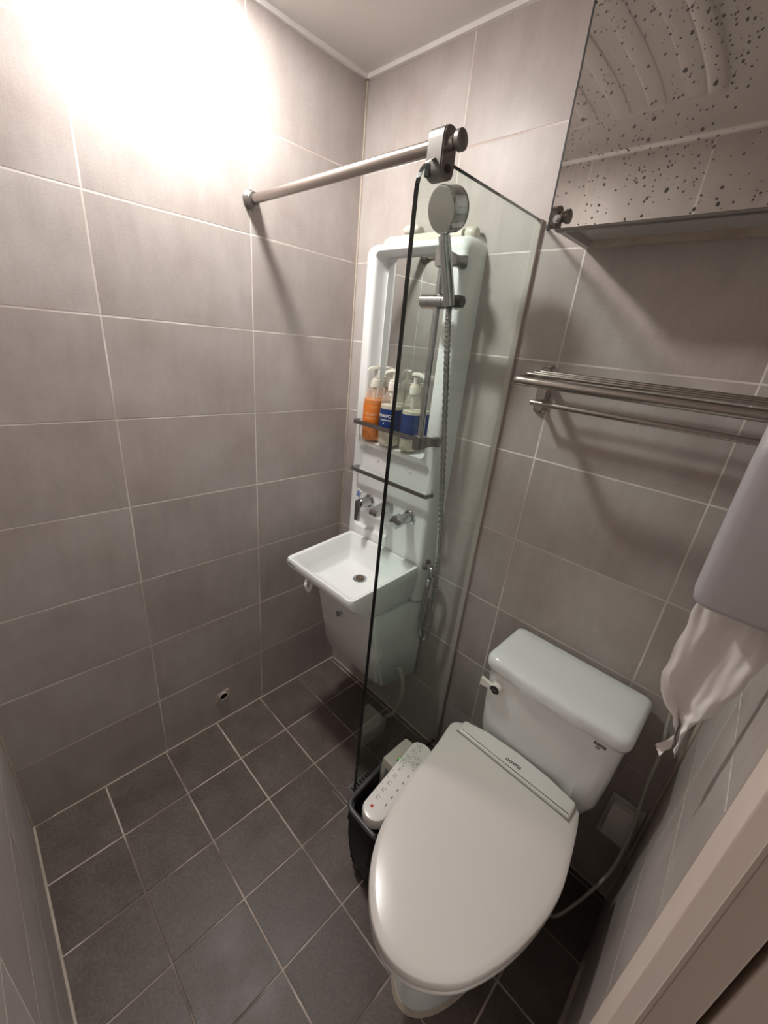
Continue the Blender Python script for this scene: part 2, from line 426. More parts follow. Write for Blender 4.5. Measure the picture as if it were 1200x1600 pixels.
# doorway in the right wall
dr = structure(empty('door_1'))
obj('casing', box(1.352, 1.372, -0.655, -0.582, 0, 2.06, .002), M['door'], dr)
obj('casing_head', box(1.352, 1.372, -D, -0.582, 2.0, 2.06, .002), M['door'], dr)
obj('jamb', box(1.3545, 1.375, -0.6545, -0.566, 0, 2.0), M['jamb'], dr)
obj('jamb_stop', box(1.375, 1.409, -0.652, -0.566, 0, 2.0, .002), M['jamb'], dr)
obj('outer_jamb', box(1.416, 1.60, -0.650, -0.566, 0, 2.0, .002), M['jamb'], dr)
obj('threshold', box(1.365, 1.60, -D, -0.635, -.002, 0.02, .003), M['door'], dr)

# ------------------------------------------------------------------ ceiling lamp (the room's one light)
lp = thing('ceiling_lamp', 'flat round white ceiling lamp glowing near the plain tiled left wall', 'lamp')
obj('trim_ring', lathe([(.060, .0), (.082, .0), (.082, -.004), (.076, -.009), (.066, -.011), (.060, -.009)], 40, (LAMP_POS[0], LAMP_POS[1], H)), M['trim'], lp, True, 40)
obj('diffuser', lathe([(0, -.001), (.060, -.001), (.060, -.007), (.056, -.012), (.040, -.016), (0, -.018)], 40, (LAMP_POS[0], LAMP_POS[1], H)), M['lamp'], lp, True, 60)

# ------------------------------------------------------------------ shower column (white moulded unit with mirror)
def sd_rrect(x, z, x0, x1, z0, z1, r):
    cx, cz = (x0 + x1) / 2, (z0 + z1) / 2
    qx = abs(x - cx) - (x1 - x0) / 2 + r; qz = abs(z - cz) - (z1 - z0) / 2 + r
    return math.hypot(max(qx, 0), max(qz, 0)) + min(max(qx, qz), 0) - r
def sstep(a, b, x):
    t = min(1, max(0, (x - a) / (b - a))); return t * t * (3 - 2 * t)
def lerp_tab(tab, x):
    if x <= tab[0][0]: return tab[0][1]
    for (a, va), (b, vb) in zip(tab, tab[1:]):
        if x <= b: return va + (vb - va) * (x - a) / (b - a)
    return tab[-1][1]
CX0, CX1, CZ0, CZ1 = 0.108, 0.528, 0.652, 1.803
edge_tab = [(0, 0), (.004, .020), (.009, .045), (.012, .055), (.016, .0625), (.021, .0672), (.028, .0697), (.034, .0700)]
def col_depth(x, z):
    d = -sd_rrect(x, z, CX0, CX1, CZ0 - .2, CZ1, .045)
    h = lerp_tab(edge_tab, d)
    s = -sd_rrect(x, z, .168, .462, 1.172, 1.770, .018)
    h -= .053 * sstep(-.001, .008, s)
    s = -sd_rrect(x, z, .160, .492, 1.050, 1.158, .022)
    h -= .018 * sstep(-.002, .012, s) * (0.55 + .45 * sstep(1.05, 1.13, z))
    s = -sd_rrect(x, z, .158, .345, .835, .897, .018)
    h -= .014 * sstep(-.002, .010, s)
    return max(h, 0.0)
sh = thing('shower_column', 'tall white moulded shower column with a recessed mirror on the back wall', 'shower column')
nx, nz = 170, 360
V = []; F = []
for j in range(nz + 1):
    z = CZ0 + (CZ1 - CZ0) * j / nz
    for i in range(nx + 1):
        x = CX0 + (CX1 - CX0) * i / nx
        V.append((x, -col_depth(x, z), z))
for j in range(nz):
    for i in range(nx):
        if max(-V[k][1] for k in (j * (nx + 1) + i, j * (nx + 1) + i + 1, (j + 1) * (nx + 1) + i + 1, (j + 1) * (nx + 1) + i)) <= 0: continue
        F.append((j * (nx + 1) + i, j * (nx + 1) + i + 1, (j + 1) * (nx + 1) + i + 1, (j + 1) * (nx + 1) + i))
b = obj('body', (V, F), M['acrylic'], sh, True, None, recalc=False)
obj('mirror', box(.182, .448, -.0215, -.0180, 1.186, 1.757), M['mirror'], sh)
# moulded cream ledge along the top edge, and the soap lying on it
obj('top_ledge', loft([[Vector((x, y, z)) for y, z in ((-.004, 1.796), (-.044, 1.792), (-.046, 1.804), (-.04, 1.813), (-.012, 1.815), (-.004, 1.808))]
                       for x in (.19, .195, .40, .462, .468)]), M['cream'], sh, True, 50)
obj('end_cap', lathe([(0, -.018), (.012, -.018), (.017, -.012), (.017, .012), (.012, .018), (0, .018)], 20, (.486, -.022, 1.803), 'x'), M['cream'], sh, True)
obj('end_cap', lathe([(0, -.01), (.010, -.010), (.014, -.006), (.014, .006), (.010, .01), (0, .01)], 20, (.172, -.022, 1.799), 'x'), M['cream'], sh, True)
def flat_u(x0, x1, y0, yf, z, hz, th, r=.008):
    """a flat bar bent into a U: two returns to the panel and a front run"""
    pts = [(x0, y0)]
    for k in range(5):
        a = math.pi / 2 * k / 4; pts.append((x0 + r - r * math.cos(a), yf + r - r * math.sin(a)))
    for k in range(5):
        a = math.pi / 2 * k / 4; pts.append((x1 - r + r * math.sin(a), yf + r - r * math.cos(a)))
    pts.append((x1, y0))
    rings = []
    n = len(pts)
    for i, (x, y) in enumerate(pts):
        t = Vector((pts[min(i + 1, n - 1)][0] - pts[max(i - 1, 0)][0], pts[min(i + 1, n - 1)][1] - pts[max(i - 1, 0)][1], 0)).normalized()
        nr = Vector((-t.y, t.x, 0)) * th / 2
        p = Vector((x, y, z))
        rings.append([p + nr + Vector((0, 0, -hz / 2)), p - nr + Vector((0, 0, -hz / 2)), p - nr + Vector((0, 0, hz / 2)), p + nr + Vector((0, 0, hz / 2))])
    return loft(rings)
obj('shelf_rail', flat_u(.152, .458, -.066, -.103, 1.243, .014, .005), M['chrome_dark'], sh)
obj('towel_bar', flat_u(.160, .518, -.066, -.103, 1.070, .013, .007, .006), M['chrome_dark'], sh)
for x in (.40, .245):
    obj('screw_cap', lathe([(0, 0), (.006, 0), (.0055, -.002), (0, -.003)], 14, (x if x < .3 else .40, -.0535, 1.113), 'y'), M['acrylic'], sh, True)
soap = obj('soap_bar', loft([[Vector((.275 + a * .034 * s, -.025 + b * .017 * s, zz)) for a, b in [(math.copysign(abs(math.cos(t)) ** .6, math.cos(t)), math.copysign(abs(math.sin(t)) ** .6, math.sin(t))) for t in [2 * math.pi * k / 24 for k in range(24)]]]
                             for s, zz in ((.7, 1.8165), (.95, 1.821), (1.0, 1.827), (.95, 1.833), (.7, 1.838), (.3, 1.840))]), M['cream'], None, True, 80)
tag(soap, 'cream soap bar lying on top of the white shower column', 'soap')

# faucet set on the column
fc = thing('faucet_set', 'chrome wall faucet with two handles and a flat spout above the basin', 'faucet')
Y0 = -.0695
def handle_base(x, z):
    obj('escutcheon', lathe([(0, 0), (.026, 0), (.026, -.004), (.023, -.007), (0, -.007)], 32, (x, Y0, z), 'y'), M['chrome'], fc, True, 30)
    obj('handle_body', lathe([(0, 0), (.019, 0), (.018, -.045), (.016, -.048), (0, -.048)], 28, (x, Y0 - .006, z), 'y'), M['chrome'], fc, True, 30)
handle_base(.236, .955); handle_base(.437, .962)
obj('lever', box(.223, .249, -.134, -.124, .888, .968, .004), M['chrome_dark'], fc, True, 30)
obj('lever', xf(box(-.020, .020, -.020, .010, -.018, .018, .004), Matrix.Translation((.437, -.128, .962)) @ Matrix.Rotation(.6, 4, 'Y')), M['chrome'], fc, True, 30)
obj('spout_base', box(.315, .357, Y0 - .012, Y0 + .001, .945, .985, .005), M['chrome'], fc, True, 30)
obj('spout', loft([[Vector((x, y, z)) for x, z in ((-.018 + .336, z0), (.018 + .336, z0), (.018 + .336, z1), (-.018 + .336, z1))]
                   for y, z0, z1 in ((Y0 - .01, .948, .982), (-.10, .951, .979), (-.14, .950, .968), (-.150, .950, .964))]), M['chrome'], fc)
sach = obj('sachet', xf(box(-.012, .012, -.0015, .0015, -.016, .016, .001), Matrix.Translation((.212, -.105, .985)) @ Matrix.Rotation(.3, 4, 'Y')), M['white_print'])
for k in range(3):
    obj('printed_stripe', xf(box(-.009, .009, -.0024, -.0014, -.011 + .008 * k, -.007 + .008 * k), Matrix.Translation((.212, -.105, .985)) @ Matrix.Rotation(.3, 4, 'Y')), M['blue'], sach)
tag(sach, 'small blue and white sachet stuck behind the left faucet handle', 'sachet')

# shower rail, hand shower, hose
sr = thing('shower_rail', 'chrome vertical slide rail with a horizontal holder in front of the mirror', 'shower rail')
RX, RY = .486, -.130
obj('rail', rod((RX, RY, 1.225), (RX, RY, 1.745), .0095, 24), M['chrome'], sr, True)
def bracket(z, up):
    obj('bracket', loft([rpoly_xz(w_, h_, r_, x_, y_, z) for w_, h_, r_, x_, y_ in ((.028, .034, .012, RX + .018, -.066), (.020, .028, .009, RX + .010, -.085), (.024, .038, .008, RX, -.112), (.028, .046, .008, RX, -.118), (.028, .046, .008, RX, -.146), (.024, .042, .008, RX, -.149))]), M['chrome_dark'] if up else M['chrome_dark'], sr, True, 35)
def rpoly_xz(wd, ht, r, x, y, z):
    return [Vector((x + p.x, y, z + p.y)) for p in rpoly([(-wd / 2, -ht / 2), (wd / 2, -ht / 2), (wd / 2, ht / 2), (-wd / 2, ht / 2)], r, 4)]
bracket(1.242, False); bracket(1.727, True)
obj('slide_holder', join(rod((.434, RY, 1.626), (.462, RY, 1.626), .0180, 28), rod((.463, RY, 1.626), (.508, RY, 1.626), .0185, 28), rod((.509, RY, 1.626), (.550, RY, 1.625), .0180, 28)), M['chrome'], sr, True, 35)
obj('release_knob', lathe([(0, 0), (.016, 0), (.016, .012), (.013, .016), (0, .016)], 6, (.551, RY, 1.626), 'x'), M['black'], sr, True, 25)
hs = thing('hand_shower', 'round chrome hand shower head resting in the slide holder', 'shower head')
hb = Vector((.546, -.156, 1.614)); ht = Vector((.534, -.198, 1.757)); hc = Vector((.547, -.222, 1.801))
obj('handle', tube([hb, hb.lerp(ht, .02), hb.lerp(ht, .5), hb.lerp(ht, .98), ht], .0145, 24), M['chrome'], hs, True, 40)
obj('neck', tube([ht - (ht - hb).normalized() * .01, hc - (hc - ht).normalized() * .03], .0105, 20), M['chrome'], hs, True)
fn = Vector((-.14, -.95, -.26)).normalized()
q = fn.to_track_quat('Z', 'Y').to_matrix().to_4x4()
obj('head', xf(lathe([(0, -.026), (0.0432, -.026), (0.0461, -.023), (0.0461, .010), (0.0442, .013), (0, .013)], 40), Matrix.Translation(hc) @ q), M['chrome'], hs, True, 30)
obj('spray_face', xf(lathe([(0, .0125), (0.0423, .0125), (0.0423, .0145), (0, .015)], 40), Matrix.Translation(hc) @ q), M['zinc'], hs, True, 30)
obj('back_ring', xf(lathe([(.0, -.030), (0.0442, -.030), (0.0451, -.026), (0, -.025)], 40), Matrix.Translation(hc) @ q), M['black'], hs, True, 30)
hose = thing('shower_hose', 'ribbed steel shower hose hanging in a long loop beside the column', 'hose')
hp = spline([(.546, -.156, 1.614), (.5465, -.153, 1.58), (.556, -.135, 1.42), (.568, -.105, 1.18), (.580, -.082, .95), (.588, -.068, .75), (.588, -.062, .62), (.578, -.060, .535), (.562, -.060, .512), (.548, -.062, .55), (.546, -.064, .65), (.553, -.064, .74), (.5575, -.062, .785)], 40)
nh = len(hp)
obj('hose_tube', tube(hp, .0075, 12, rad=lambda t: .0078 + .0012 * math.sin(t * 2100)), M['hose_metal'], hose, True, 80)
out = thing('hose_outlet', 'small chrome elbow outlet on the right side of the column', 'pipe fitting')
obj('rose', lathe([(0, 0), (.020, 0), (.020, .004), (.016, .008), (0, .008)], 28, (.520, -.045, .805), 'x'), M['chrome_dark'], out, True, 30)
obj('elbow', tube(spline([(.522, -.045, .805), (.545, -.053, .806), (.556, -.060, .800), (.5575, -.062, .780)], 6), .0105, 18), M['chrome'], out, True, 50)

# ------------------------------------------------------------------ bottles on the mirror shelf
SILL = 1.1815
def bottle(x, y, r, label, liq, liq_top, lab_mat, lab_z, lines, head_rot, name='pump_bottle', hb=.184):
    t = thing(name, label, 'bottle', 'pump bottles on the mirror shelf'); c = (x, y, SILL)
    prof = [(0, .001), (r * .86, .001), (r * .97, .006), (r, .014), (r, hb * .70), (r * .97, hb * .78), (r * .86, hb * .87), (r * .66, hb * .94), (r * .40, hb), (r * .38, hb + .004), (0, hb + .004)]
    obj('body', lathe(prof, 40, c), M['clear_plastic'], t, True, 60)
    ri = r - .0015
    obj('liquid', lathe([(0, .002), (ri * .86, .002), (ri * .97, .008), (ri, .015), (ri, liq_top), (0, liq_top)], 40, c), liq, t, True, 60)
    # wrap-around label
    a0, a1, n = math.radians(-215), math.radians(25), 36
    V = []; F = []
    for i in range(n + 1):
        a = a0 + (a1 - a0) * i / n
        for z in lab_z: V.append((x + (r + .0006) * math.cos(a), y + (r + .0006) * math.sin(a), SILL + z))
    for i in range(n): F.append((2 * i, 2 * i + 2, 2 * i + 3, 2 * i + 1))
    lab = obj('label', (V, F), lab_mat, t, True)
    for s, size, dz, da, m_ in lines:
        tv, tf = text_vf(s, size, 1.0, .0004) if not isinstance(s, list) else bars(s, size)
        rr = r + .0011
        xm = max(p[0] for p in tv)
        V = [(x + rr * math.cos(da + (p[0] - xm) / r), y + rr * math.sin(da + (p[0] - xm) / r), SILL + dz + p[1]) for p in tv]
        obj('lettering', (V, tf), m_, lab)
    z0 = hb + .002
    obj('collar', lathe([(0, z0 - .002), (r * .48, z0 - .002), (r * .48, z0 + .022), (r * .46, z0 + .024), (r * .40, z0 + .025), (r * .40, z0 + .031), (0, z0 + .031)], 28, c), M['pump'], t, True, 35)
    ph = obj('pump_head', join(lathe([(0, z0 + .03), (.0055, z0 + .03), (.0055, z0 + .058), (0, z0 + .058)], 16, c),
             xf(loft([[Vector((px, py, pz)) for py, pz in ((-wy, z_ - .004), (wy, z_ - .004), (wy * .8, z_ + .005), (-wy * .8, z_ + .005))] for px, wy, z_ in
                      ((-.012, .006, z0 + .058), (-.008, .010, z0 + .060), (.004, .010, z0 + .062), (.016, .007, z0 + .060), (.028, .005, z0 + .055), (.034, .004, z0 + .050))]),
                Matrix.Translation(c) @ Matrix.Rotation(head_rot, 4, 'Z'))), M['pump'], t, True, 60)
    obj('dip_tube', rod((x, y, SILL + liq_top - .005), (x, y, SILL + hb), .004, 10), M['pump'], t, True)
    obj('pump_chamber', lathe([(0, hb - .045), (.006, hb - .045), (.0085, hb - .005), (0, hb)], 16, c), M['pump'], t, True)
    return t
def bars(widths, h):
    """a row of short strokes standing for print too small to read"""
    V = []; F = []; tot = sum(widths); x = -tot / 2
    for wd in widths:
        if wd > 0:
            o = len(V); V += [Vector((x, -h / 2, 0)), Vector((x + wd * .8, -h / 2, 0)), Vector((x + wd * .8, h / 2, 0)), Vector((x, h / 2, 0))]; F.append((o, o + 1, o + 2, o + 3))
        x += abs(wd)
    return V, F
RE = math.radians(-25)      # where the lettering ends on the round label
bottle(.196, -.052, .035, 'clear pump bottle of orange body wash, leftmost on the mirror shelf', M['orange'], .142, M['orange_label'], (.068, .128),
       [('BODY WASH', .0145, .094, RE, M['peach_print']), ([.006, .003, .006, .005, .008, .004, .006, .005], .0030, .081, RE, M['peach_print']),
        ([.003] * 12, .001, .112, RE, M['peach_print']), ([.002, -.004] * 5, .008, .119, RE, M['peach_print'])], math.radians(-100))
bottle(.286, -.054, .038, 'pump bottle with a blue shampoo label, middle one on the mirror shelf', M['lotion'], .137, M['blue_label'], (.052, .126),
       [('HAIR SHAMPOO', .0150, .103, RE, M['white_print']), ([.005, .006, .004, .006, .007, .006, .005, .004], .0042, .090, RE - .25, M['white_print']),
        ([.005], .006, .079, RE - .95, M['white_print']), ([.004, .006, .005, .004, .006], .0024, .058, RE - .35, M['white_print'])], math.radians(-160))
bottle(.371, -.046, .0315, 'pump bottle with a plain dark blue label, rightmost on the mirror shelf', M['lotion'], .131, M['blue_label'], (.044, .122),
       [], math.radians(8))

# ------------------------------------------------------------------ wash basin with its cabinet
wbn = thing('wash_basin', 'white ceramic basin with a tapered cabinet below, on the shower column', 'sink')
def ringq(c, r, z): return rpoly(c, r, 6, z)
OUT = [(.148, -.0722), (.187, -.4035), (.5285, -.4035), (.511, -.0722)]
def q(xl0, yb, xl1, yf, xr1, xr0): return [(xl0, yb), (xl1, yf), (xr1, yf), (xr0, yb)]
rb = [
    ringq(q(.175, -.0722, .180, -.235, .475, .485), .02, .648),
    ringq(q(.165, -.0722, .178, -.262, .487, .495), .022, .652),
    ringq(q(.158, -.0722, .180, -.31, .505, .503), .022, .685),
    ringq(q(.152, -.0722, .184, -.370, .519, .508), .020, .735),
    ringq(q(.149, -.0722, .186, -.398, .527, .511), .018, .765),
    ringq(OUT, .018, .778), ringq(OUT, .018, .795),
    ringq(q(.150, -.073, .189, -.4015, .5265, .509), .017, .800),
    ringq(q(.160, -.082, .199, -.391, .517, .499), .014, .800),
    ringq(q(.163, -.085, .202, -.388, .514, .496), .013, .796),
    ringq(q(.172, -.092, .208, -.345, .506, .488), .014, .745),
    ringq(q(.180, -.100, .206, -.300, .500, .482), .018, .706),
    ringq(q(.196, -.114, .218, -.276, .486, .468), .03, .698),
    ringq(q(.300, -.150, .300, -.195, .345, .345), .018, .694)]
rb.append([Vector((.3225, -.172, .694)) + (p - Vector((.3225, -.172, .694))) * .3 for p in rb[-1]])
obj('bowl', loft(rb), M['porcelain'], wbn, True, 60)
dc = (.3225, -.172, .694)
obj('drain', lathe([(0, .000), (.024, .000), (.026, .003), (.023, .0045), (.018, .0035), (0, .0035)], 32, dc), M['chrome'], wbn, True, 40)
obj('drain_plug', lathe([(0, .003), (.016, .003), (.014, .008), (.007, .009), (0, .009)], 24, dc), M['rust'], wbn, True, 40)
obj('cabinet', loft([ringq(q(.200, -.012, .195, -.150, .462, .512), .02, .275), ringq(q(.165, -.004, .164, -.176, .487, .524), .018, .295),
                     ringq(q(.150, -.004, .162, -.215, .482, .525), .016, .45), ringq(q(.112, -.003, .168, -.240, .478, .527), .012, .625), ringq(q(.110, -.003, .170, -.228, .478, .527), .012, .646)]), M['acrylic'], wbn, True, 50)
# door panel lying on the sloping cabinet front
def on_front(x, z, off): return Vector((x, -.176 - (z - .295) * (.2475 - .176) / (.655 - .295) - off, z))
pv = rpoly([(.170, .635), (.168, .335), (.198, .298), (.476, .300), (.470, .635)], .02, 5)
obj('door', loft([[on_front(p.x, p.y, .000) for p in pv], [on_front(p.x, p.y, .005) for p in pv], [on_front(.32 + (p.x - .32) * .985, .47 + (p.y - .47) * .985, .0065) for p in pv]]), M['acrylic'], wbn, True, 50)
obj('door_knob', xf(lathe([(0, 0), (.008, 0), (.008, .012), (.011, .014), (.011, .020), (0, .021)], 20), Matrix.Translation(on_front(.303, .560, .004)) @ Matrix.Rotation(math.pi / 2, 4, 'X')), M['chrome'], wbn, True, 35)
obj('towel_hook', tube(spline([(.178, -.300, .690), (.170, -.303, .655), (.180, -.312, .642), (.214, -.322, .642), (.222, -.316, .680)], 6), .006, 10), M['porcelain'], wbn, True)
tv, tf = text_vf('VANCCA', .011, 1.0, .0003)
obj('lettering', ([(.222 + p.x, -.4036, .785 + p.y) for p in tv], tf), M['ink'], wbn)
dh = obj('drain_hose', tube(spline([(.519, -.120, .385), (.534, -.118, .365), (.546, -.112, .30), (.542, -.105, .22), (.51, -.085, .12), (.445, -.055, .012)], 8), .009, 14), M['hose'], wbn, True)
dh['label'] = 'whitish plastic drain hose'

# ------------------------------------------------------------------ glass screen and its rail
GX = .667
gs = thing('glass_screen', 'clear glass shower screen with a dark polished edge between basin and toilet', 'shower screen')
prof = [(-.456, .045), (-.004, .045), (-.004, 1.820)]
prof += [(-.456 + .06 - .06 * math.sin(a), 1.760 + .06 * math.cos(a)) for a in [math.pi / 2 * k / 10 for k in range(11)]]
th = .0055
V = [(GX - th, y, z) for y, z in prof] + [(GX + th, y, z) for y, z in prof]; n = len(prof)
me = bpy.data.meshes.new('pane'); me.from_pydata(V, [], [tuple(range(n))[::-1], tuple(range(n, 2 * n))] + [(i, (i + 1) % n, n + (i + 1) % n, n + i) for i in range(n)]); me.update()
me.materials.append(M['glass']); me.materials.append(M['glass_edge'])
for p in me.polygons: p.material_index = 0 if len(p.vertices) > 4 else 1
bm = bmesh.new(); bm.from_mesh(me); bmesh.ops.recalc_face_normals(bm, faces=bm.faces); bm.to_mesh(me); bm.free()
link('pane', me, None, gs)
obj('seal', box(GX - .009, GX + .009, -.010, -.001, .03, 1.822, .002), M['seal'], gs)
obj('foot_bracket', box(GX - .012, GX + .012, -.42, -.30, .0, .055, .003), M['chrome_dark'], gs)
rl = thing('support_rail', 'round steel support rail running from the left wall to the glass screen', 'rail')
RLY, RLZ = -.402, 1.838
obj('bar', rod((.004, RLY, RLZ), (GX + .03, RLY, RLZ), .0120, 28), M['steel'], rl, True, 40)
obj('wall_flange', lathe([(0, .0005), (.023, .0005), (.023, .005), (.021, .007), (.021, .011), (.0185, .013), (.018, .018), (.0155, .020), (.0155, .026), (.0, .026)], 32, (0, RLY, RLZ), 'x'), M['zinc'], rl, True, 35)
cl = rpoly([(-.019, -.052), (.019, -.052), (.019, .024), (-.019, .024)], .0188, 8)
def capsule(x0, x1, s=1.0): return loft([[Vector((x, RLY + p.x * s, RLZ + p.y)) for p in cl] for x in (x0, x1)])
obj('clamp', join(capsule(GX - .016, GX + .016)), M['zinc'], rl, True, 35)
obj('clamp_plate', capsule(GX + .016, GX + .019, .9), M['chrome_dark'], rl, True, 35)
obj('clamp_slot', box(GX - .0165, GX - .006, RLY - .020, RLY - .012, RLZ - .048, RLZ - .030), M['dark_gap'], rl)
obj('clamp_screw', lathe([(0, 0), (.007, 0), (.006, .003), (0, .003)], 6, (GX + .019, RLY, RLZ - .036), 'x'), M['black'], rl, True, 30)
obj('end_stop', lathe([(0, 0), (.010, 0), (.010, .012), (.0155, .014), (.0155, .022), (.012, .024), (0, .024)], 28, (GX + .022, RLY, RLZ), 'x'), M['zinc'], rl, True, 35)

# ------------------------------------------------------------------ mirror cabinet
mc = thing('mirror_cabinet', 'white wall cabinet with a large mirror front spotted by age', 'cabinet')
MX0, MX1, MZ0, MZ1, MY = .790, 1.340, 1.757, 2.245, -.166
obj('side_panel', box(MX0, MX0 + .014, MY, -.001, MZ0 - .003, MZ1), M['cabinet'], mc)
obj('side_panel', box(MX1 - .014, MX1, MY, -.001, MZ0 - .003, MZ1), M['cabinet'], mc)
obj('bottom_panel', box(MX0 + .014, MX1 - .014, MY, -.001, MZ0 + .010, MZ0 + .024), M['cabinet'], mc)
obj('top_panel', box(MX0 + .014, MX1 - .014, MY, -.001, MZ1 - .016, MZ1), M['cabinet'], mc)
obj('back_panel', box(MX0 + .014, MX1 - .014, -.008, -.001, MZ0 + .024, MZ1 - .016), M['cabinet'], mc)
obj('bottom_rail', box(MX0 + .002, MX1, MY - .004, MY + .012, MZ0 - .006, MZ0 + .012, .002), M['zinc'], mc)
obj('wall_batten', box(MX0 + .014, MX1 - .014, -.014, -.001, MZ0 - .004, MZ0 + .010), M['caulk'], mc)
mi = obj('mirror', box(MX0 - .010, MX1, MY - .007, MY - .001, MZ0 - .002, MZ1), M['spotted_mirror'], mc)
obj('mirror_edge', box(MX0 - .0132, MX0 - .0100, MY - .0076, MY + .001, MZ0 - .003, MZ1), M['ink'], mi)
obj('mirror_clip', join(lathe([(0, 0), (.008, 0), (.008, -.002), (0, -.002)], 6, (MX0 + .004, MY - .007, MZ0 + .014), 'y'), lathe([(0, 0), (.004, 0), (.004, -.004), (0, -.004)], 12, (MX0 + .004, MY - .007, MZ0 + .014), 'y')), M['zinc'], mc, True, 30)

# ------------------------------------------------------------------ towel rack
tr = thing('towel_rack', 'steel towel rack with a shelf of rods and a lower bar on the back wall', 'towel rack')
TX0, TX1 = .776, 1.285
for x in (TX0, TX1):
    pl = obj('wall_plate', loft([rpoly_xz(wd, ht_, r_, x, y, 1.438) for wd, ht_, r_, y in ((.036, .122, .014, -.0005), (.036, .122, .014, -.006), (.030, .116, .013, -.009), (.024, .108, .010, -.012), (.022, .104, .009, -.016))]), M['steel'], tr, True, 35)
ZB = 1.461
obj('frame_bar', tube(spline([(TX0, -.014, 1.474), (TX0, -.06, 1.470), (TX0, -.150, ZB + .001), (TX0 + .005, -.168, ZB), (TX0 + .020, -.175, ZB), (.9, -.176, ZB), (1.16, -.176, ZB), (TX1 - .020, -.175, ZB), (TX1 - .005, -.168, ZB), (TX1, -.150, ZB + .001), (TX1, -.06, 1.470), (TX1, -.014, 1.474)], 6), .0104, 20), M['steel'], tr, True)
for k in range(3):
    y = -.052 - .034 * k
    obj('shelf_rod', rod((TX0 + .002, y, 1.4815 - .003 * k), (TX1 - .002, y, 1.4815 - .003 * k), .0042, 12), M['steel'], tr, True)
obj('lower_bar', tube(spline([(TX0, -.014, 1.407), (TX0, -.045, 1.407), (TX0 + .004, -.057, 1.407), (TX0 + .018, -.061, 1.407), (1.0, -.061, 1.407), (TX1 - .018, -.061, 1.407), (TX1 - .004, -.057, 1.407), (TX1, -.045, 1.407), (TX1, -.014, 1.407)], 6), .0068, 16), M['steel'], tr, True)

# ------------------------------------------------------------------ toilet with a washlet seat
tl = thing('toilet', 'white toilet with closed electric seat lid and a side control panel', 'toilet')
def smooth_ring(pts, n, z):
    P = [Vector((*p, 0)) for p in pts]; out = []
    m_ = len(P)
    for i in range(m_):
        p0, p1, p2, p3 = P[i - 1], P[i], P[(i + 1) % m_], P[(i + 2) % m_]
        for k in range(n):
            t = k / n
            c = 0.5 * ((2 * p1) + (-p0 + p2) * t + (2 * p0 - 5 * p1 + 4 * p2 - p3) * t * t + (-p0 + 3 * p1 - 3 * p2 + p3) * t ** 3)
            out.append(Vector((c.x, c.y, z)))
    return out
LID = [(.855, -.226), (.842, -.243), (.841, -.262), (.852, -.332), (.8635, -.450), (.885, -.571), (.914, -.641), (.954, -.692), (1.0015, -.728), (1.051, -.7415), (1.1025, -.7305),
       (1.149, -.699), (1.185, -.654), (1.220, -.574), (1.2415, -.487), (1.2478, -.412), (1.2390, -.339), (1.2240, -.261), (1.2160, -.232), (1.205, -.212), (1.15, -.206), (1.03, -.204), (.90, -.210)]
LR = smooth_ring(LID, 4, 0)
lc = Vector((1.045, -.470, 0))
def lids(k, z, sl=.055):        # the closed lid falls a little towards the front
    out = []
    for p in LR:
        x, y = lc.x + (p.x - lc.x) * k, lc.y + (p.y - lc.y) * k
        out.append(Vector((x, y, z + sl * (y - lc.y))))
    return out
obj('lid', loft([lids(.992, .437), lids(1, .440), lids(1, .4625), lids(.9975, .4655), lids(.991, .4675), lids(.93, .4700), lids(.74, .4730), lids(.40, .4745)]), M['plastic_lid'], tl, True, 60)
obj('seat', loft([lids(.965, .394, 0), lids(.982, .399, 0), lids(.986, .418), lids(.982, .4335), lids(.965, .4365)]), M['plastic'], tl, True, 60)
def egg(cx, hw, yb, yf, z, n=56, e=2.3):
    cy = yb + (yf - yb) * .42; out = []
    for k in range(n):
        a = 2 * math.pi * k / n; c, s = math.cos(a), math.sin(a)
        ex = e if s > 0 else 2.05
        x = math.copysign(abs(c) ** (2 / ex), c) * hw
        y = cy + (math.copysign(abs(s) ** (2 / ex), s) * ((yb - cy) if s > 0 else (cy - yf)))
        out.append(Vector((cx + x, y, z)))
    return out
BX = 1.055
obj('bowl', loft([egg(BX, .112, -.10, -.628, 0.0), egg(BX, .112, -.10, -.628, .035), egg(BX, .106, -.10, -.618, .07), egg(BX, .108, -.10, -.610, .16),
                  egg(BX, .128, -.08, -.628, .23), egg(BX, .158, -.06, -.668, .30), egg(BX - .002, .176, -.05, -.700, .35), egg(BX - .005, .183, -.05, -.712, .38), egg(BX - .008, .184, -.05, -.714, .3925)]), M['porcelain'], tl, True, 60)
obj('floor_caulk', loft([egg(BX, .121, -.09, -.637, .0015), egg(BX, .119, -.09, -.635, .005), egg(BX, .113, -.10, -.630, .014), egg(BX, .09, -.12, -.60, .012)], True, True), M['caulk'], tl, True)
HC0 = Vector((.871, -.2585)); HC1 = Vector((1.2055, -.2575))
hcv = rpoly([(.866, -.218), (.872, -.259), (1.2005, -.2575), (1.200, -.209), (1.12, -.196), (1.03, -.193), (.94, -.200)], [.012, .006, .006, .012, .05, .05, .05], 6)
def hr(d, z, sl=.055): return [Vector((p.x, p.y, z + sl * (p.y + .23))) for p in offset_poly(hcv, d, z)]
hcov = obj('hinge_cover', loft([hr(0, .40, 0), hr(0, .4895), hr(-.003, .4930), hr(-.008, .4940)]), M['plastic'], tl, True, 50)
obj('hinge_gap', box(.868, 1.2035, -.2612, -.2590, .470, .4862), M['print_light'], hcov)
tv, tf = text_vf('novita', .0190, .95, .0003)
ca, sa = math.cos(.06), math.sin(.06)
